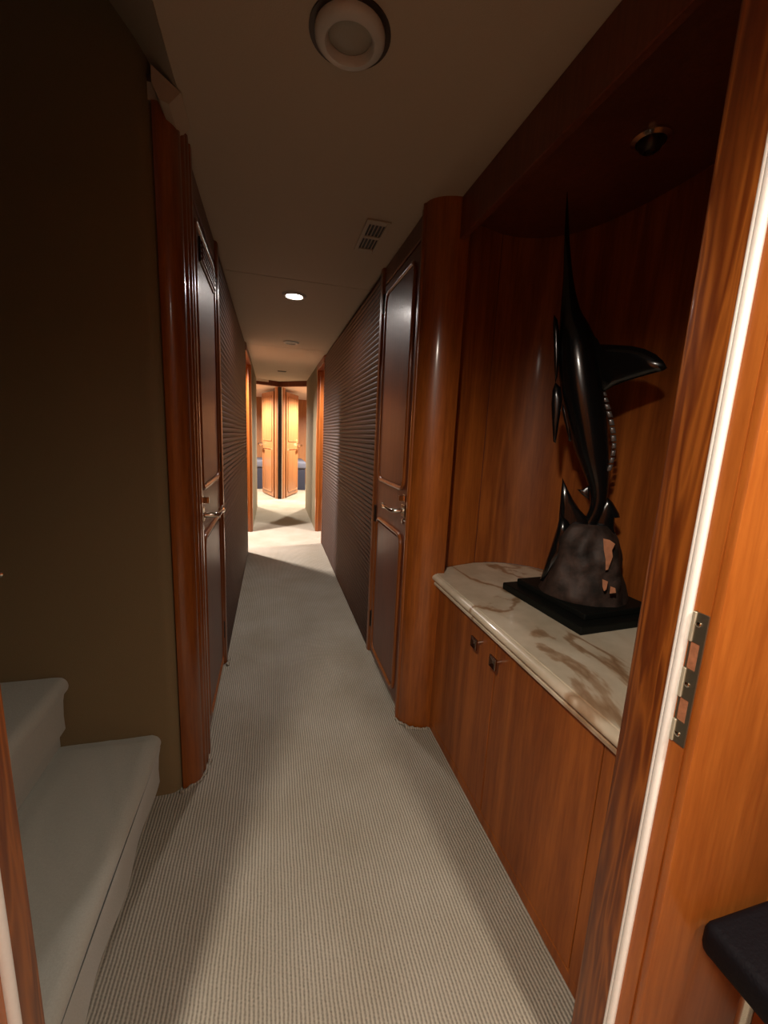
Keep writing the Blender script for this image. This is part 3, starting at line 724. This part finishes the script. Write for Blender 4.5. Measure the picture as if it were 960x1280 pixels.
# cabin shell behind the camera
struct('wall_cabin_back', box(-1.65, 2.25, -2.15, -2.1, 0, 2.45), W_CABIN)
struct('wall_cabin_left', box(-1.70, -1.65, -2.1, 0.478, 0, 2.45), W_CABIN)
struct('wall_cabin_right', box(2.25, 2.30, -2.1, 0.478, 0, 2.45), W_CABIN)

# black upholstered bench in the cabin
bn = thing('bench', 'black leather bench corner at the lower right in front of the wood wall', 'bench', (1.2, 0.2, 0))
obj('seat', box(0.80, 1.75, -0.15, 0.452, 0.545, 0.615, 0.018, 3), LEATHER, bn, smooth=60)
for x, y in ((0.93, 0.42), (0.93, -0.10), (1.70, 0.42), (1.70, -0.10)):
    obj('leg', tube([(x, y, 0), (x, y, 0.55)], 0.012, 10), CHROME, bn, smooth=60)
obj('apron', box(0.90, 1.72, -0.11, 0.43, 0.49, 0.545, 0.004), W_DOOR, bn)

# ================================================================== CEILING FITTINGS
dlp = thing('downlight', 'large round unlit white ceiling lamp nearest the camera', 'ceiling lamp', (0.195, 1.245, ZC))
c0 = (0.195, 1.245, ZC)
obj('shadow_ring', lathe([(0.072, 0.0), (0.104, 0.0), (0.104, -0.004), (0.072, -0.004)], c0, 48, caps=False), HINGE, dlp, smooth=40)
obj('trim_ring', lathe([(0.056, -0.006), (0.058, -0.020), (0.064, -0.026), (0.080, -0.024), (0.089, -0.015), (0.090, -0.004)], c0, 48, caps=False), LAMPW, dlp, smooth=50)
obj('lens', lathe([(0.001, -0.013), (0.030, -0.012), (0.050, -0.008), (0.058, -0.004)], c0, 40), LENS, dlp, smooth=50)
def small_light(x, y, lit, label):
    t = thing('recessed_light', label, 'ceiling light', (x, y, ZC)); c = (x, y, ZC)
    obj('bezel', lathe([(0.056, 0.0), (0.058, -0.010), (0.066, -0.015), (0.084, -0.010), (0.090, 0.0)], c, 32, caps=False), LAMPW, t, smooth=50)
    obj('bulb', lathe([(0.001, -0.012), (0.035, -0.010), (0.057, -0.002)], c, 24), LIT if lit else LENS, t, smooth=50)
small_light(0.163, 3.38, True, 'glowing recessed light in the corridor ceiling')
small_light(0.21, 5.06, False, 'faint unlit recessed light beyond the glowing one')
v = thing('ceiling_vent', 'beige ceiling air vent with two grilles above the right hand door', 'vent', (0.495, 2.285, ZC))
obj('frame', join(join(box(0.435, 0.455, 2.11, 2.46, ZC-0.008, ZC, 0.002), box(0.535, 0.555, 2.11, 2.46, ZC-0.008, ZC, 0.002)),
    join(box(0.455, 0.535, 2.11, 2.15, ZC-0.008, ZC, 0.002), join(box(0.455, 0.535, 2.272, 2.298, ZC-0.008, ZC, 0.002), box(0.455, 0.535, 2.42, 2.46, ZC-0.008, ZC, 0.002)))), VENT, v)
obj('dark_opening', box(0.455, 0.535, 2.15, 2.42, ZC-0.0015, ZC-0.0005), DARK, v)
for y0, y1 in ((2.15, 2.272), (2.298, 2.42)):
    for i in range(4):
        x = 0.468+i*0.018
        obj('vent_slat', box(x-0.002, x+0.002, y0, y1, ZC-0.007, ZC-0.001), VENT, v)
v2 = thing('slot_vent', 'small dark slot vent in the far ceiling before the two open doors', 'vent', (0.16, 7.43, ZC))
obj('frame', box(0.09, 0.235, 7.39, 7.47, ZC-0.006, ZC, 0.002), HINGE, v2)
obj('dark_opening', box(0.10, 0.225, 7.40, 7.46, ZC-0.008, ZC-0.0055), DARK, v2)
for (x, y, z, lb) in ((-0.55, -0.40, 2.45, 'left'), (0.80, -0.35, 2.45, 'right')):
    t = thing('cabin_lamp', 'lit round lamp in the cabin ceiling, %s of the two behind the camera' % lb, 'ceiling light', (x, y, z))
    obj('bezel', lathe([(0.045, 0), (0.05, -0.008), (0.065, -0.008), (0.07, 0)], (x, y, z), 28, caps=False), CHROME, t, smooth=50)
    obj('bulb', lathe([(0.001, -0.006), (0.045, -0.002)], (x, y, z), 24), LIT, t)
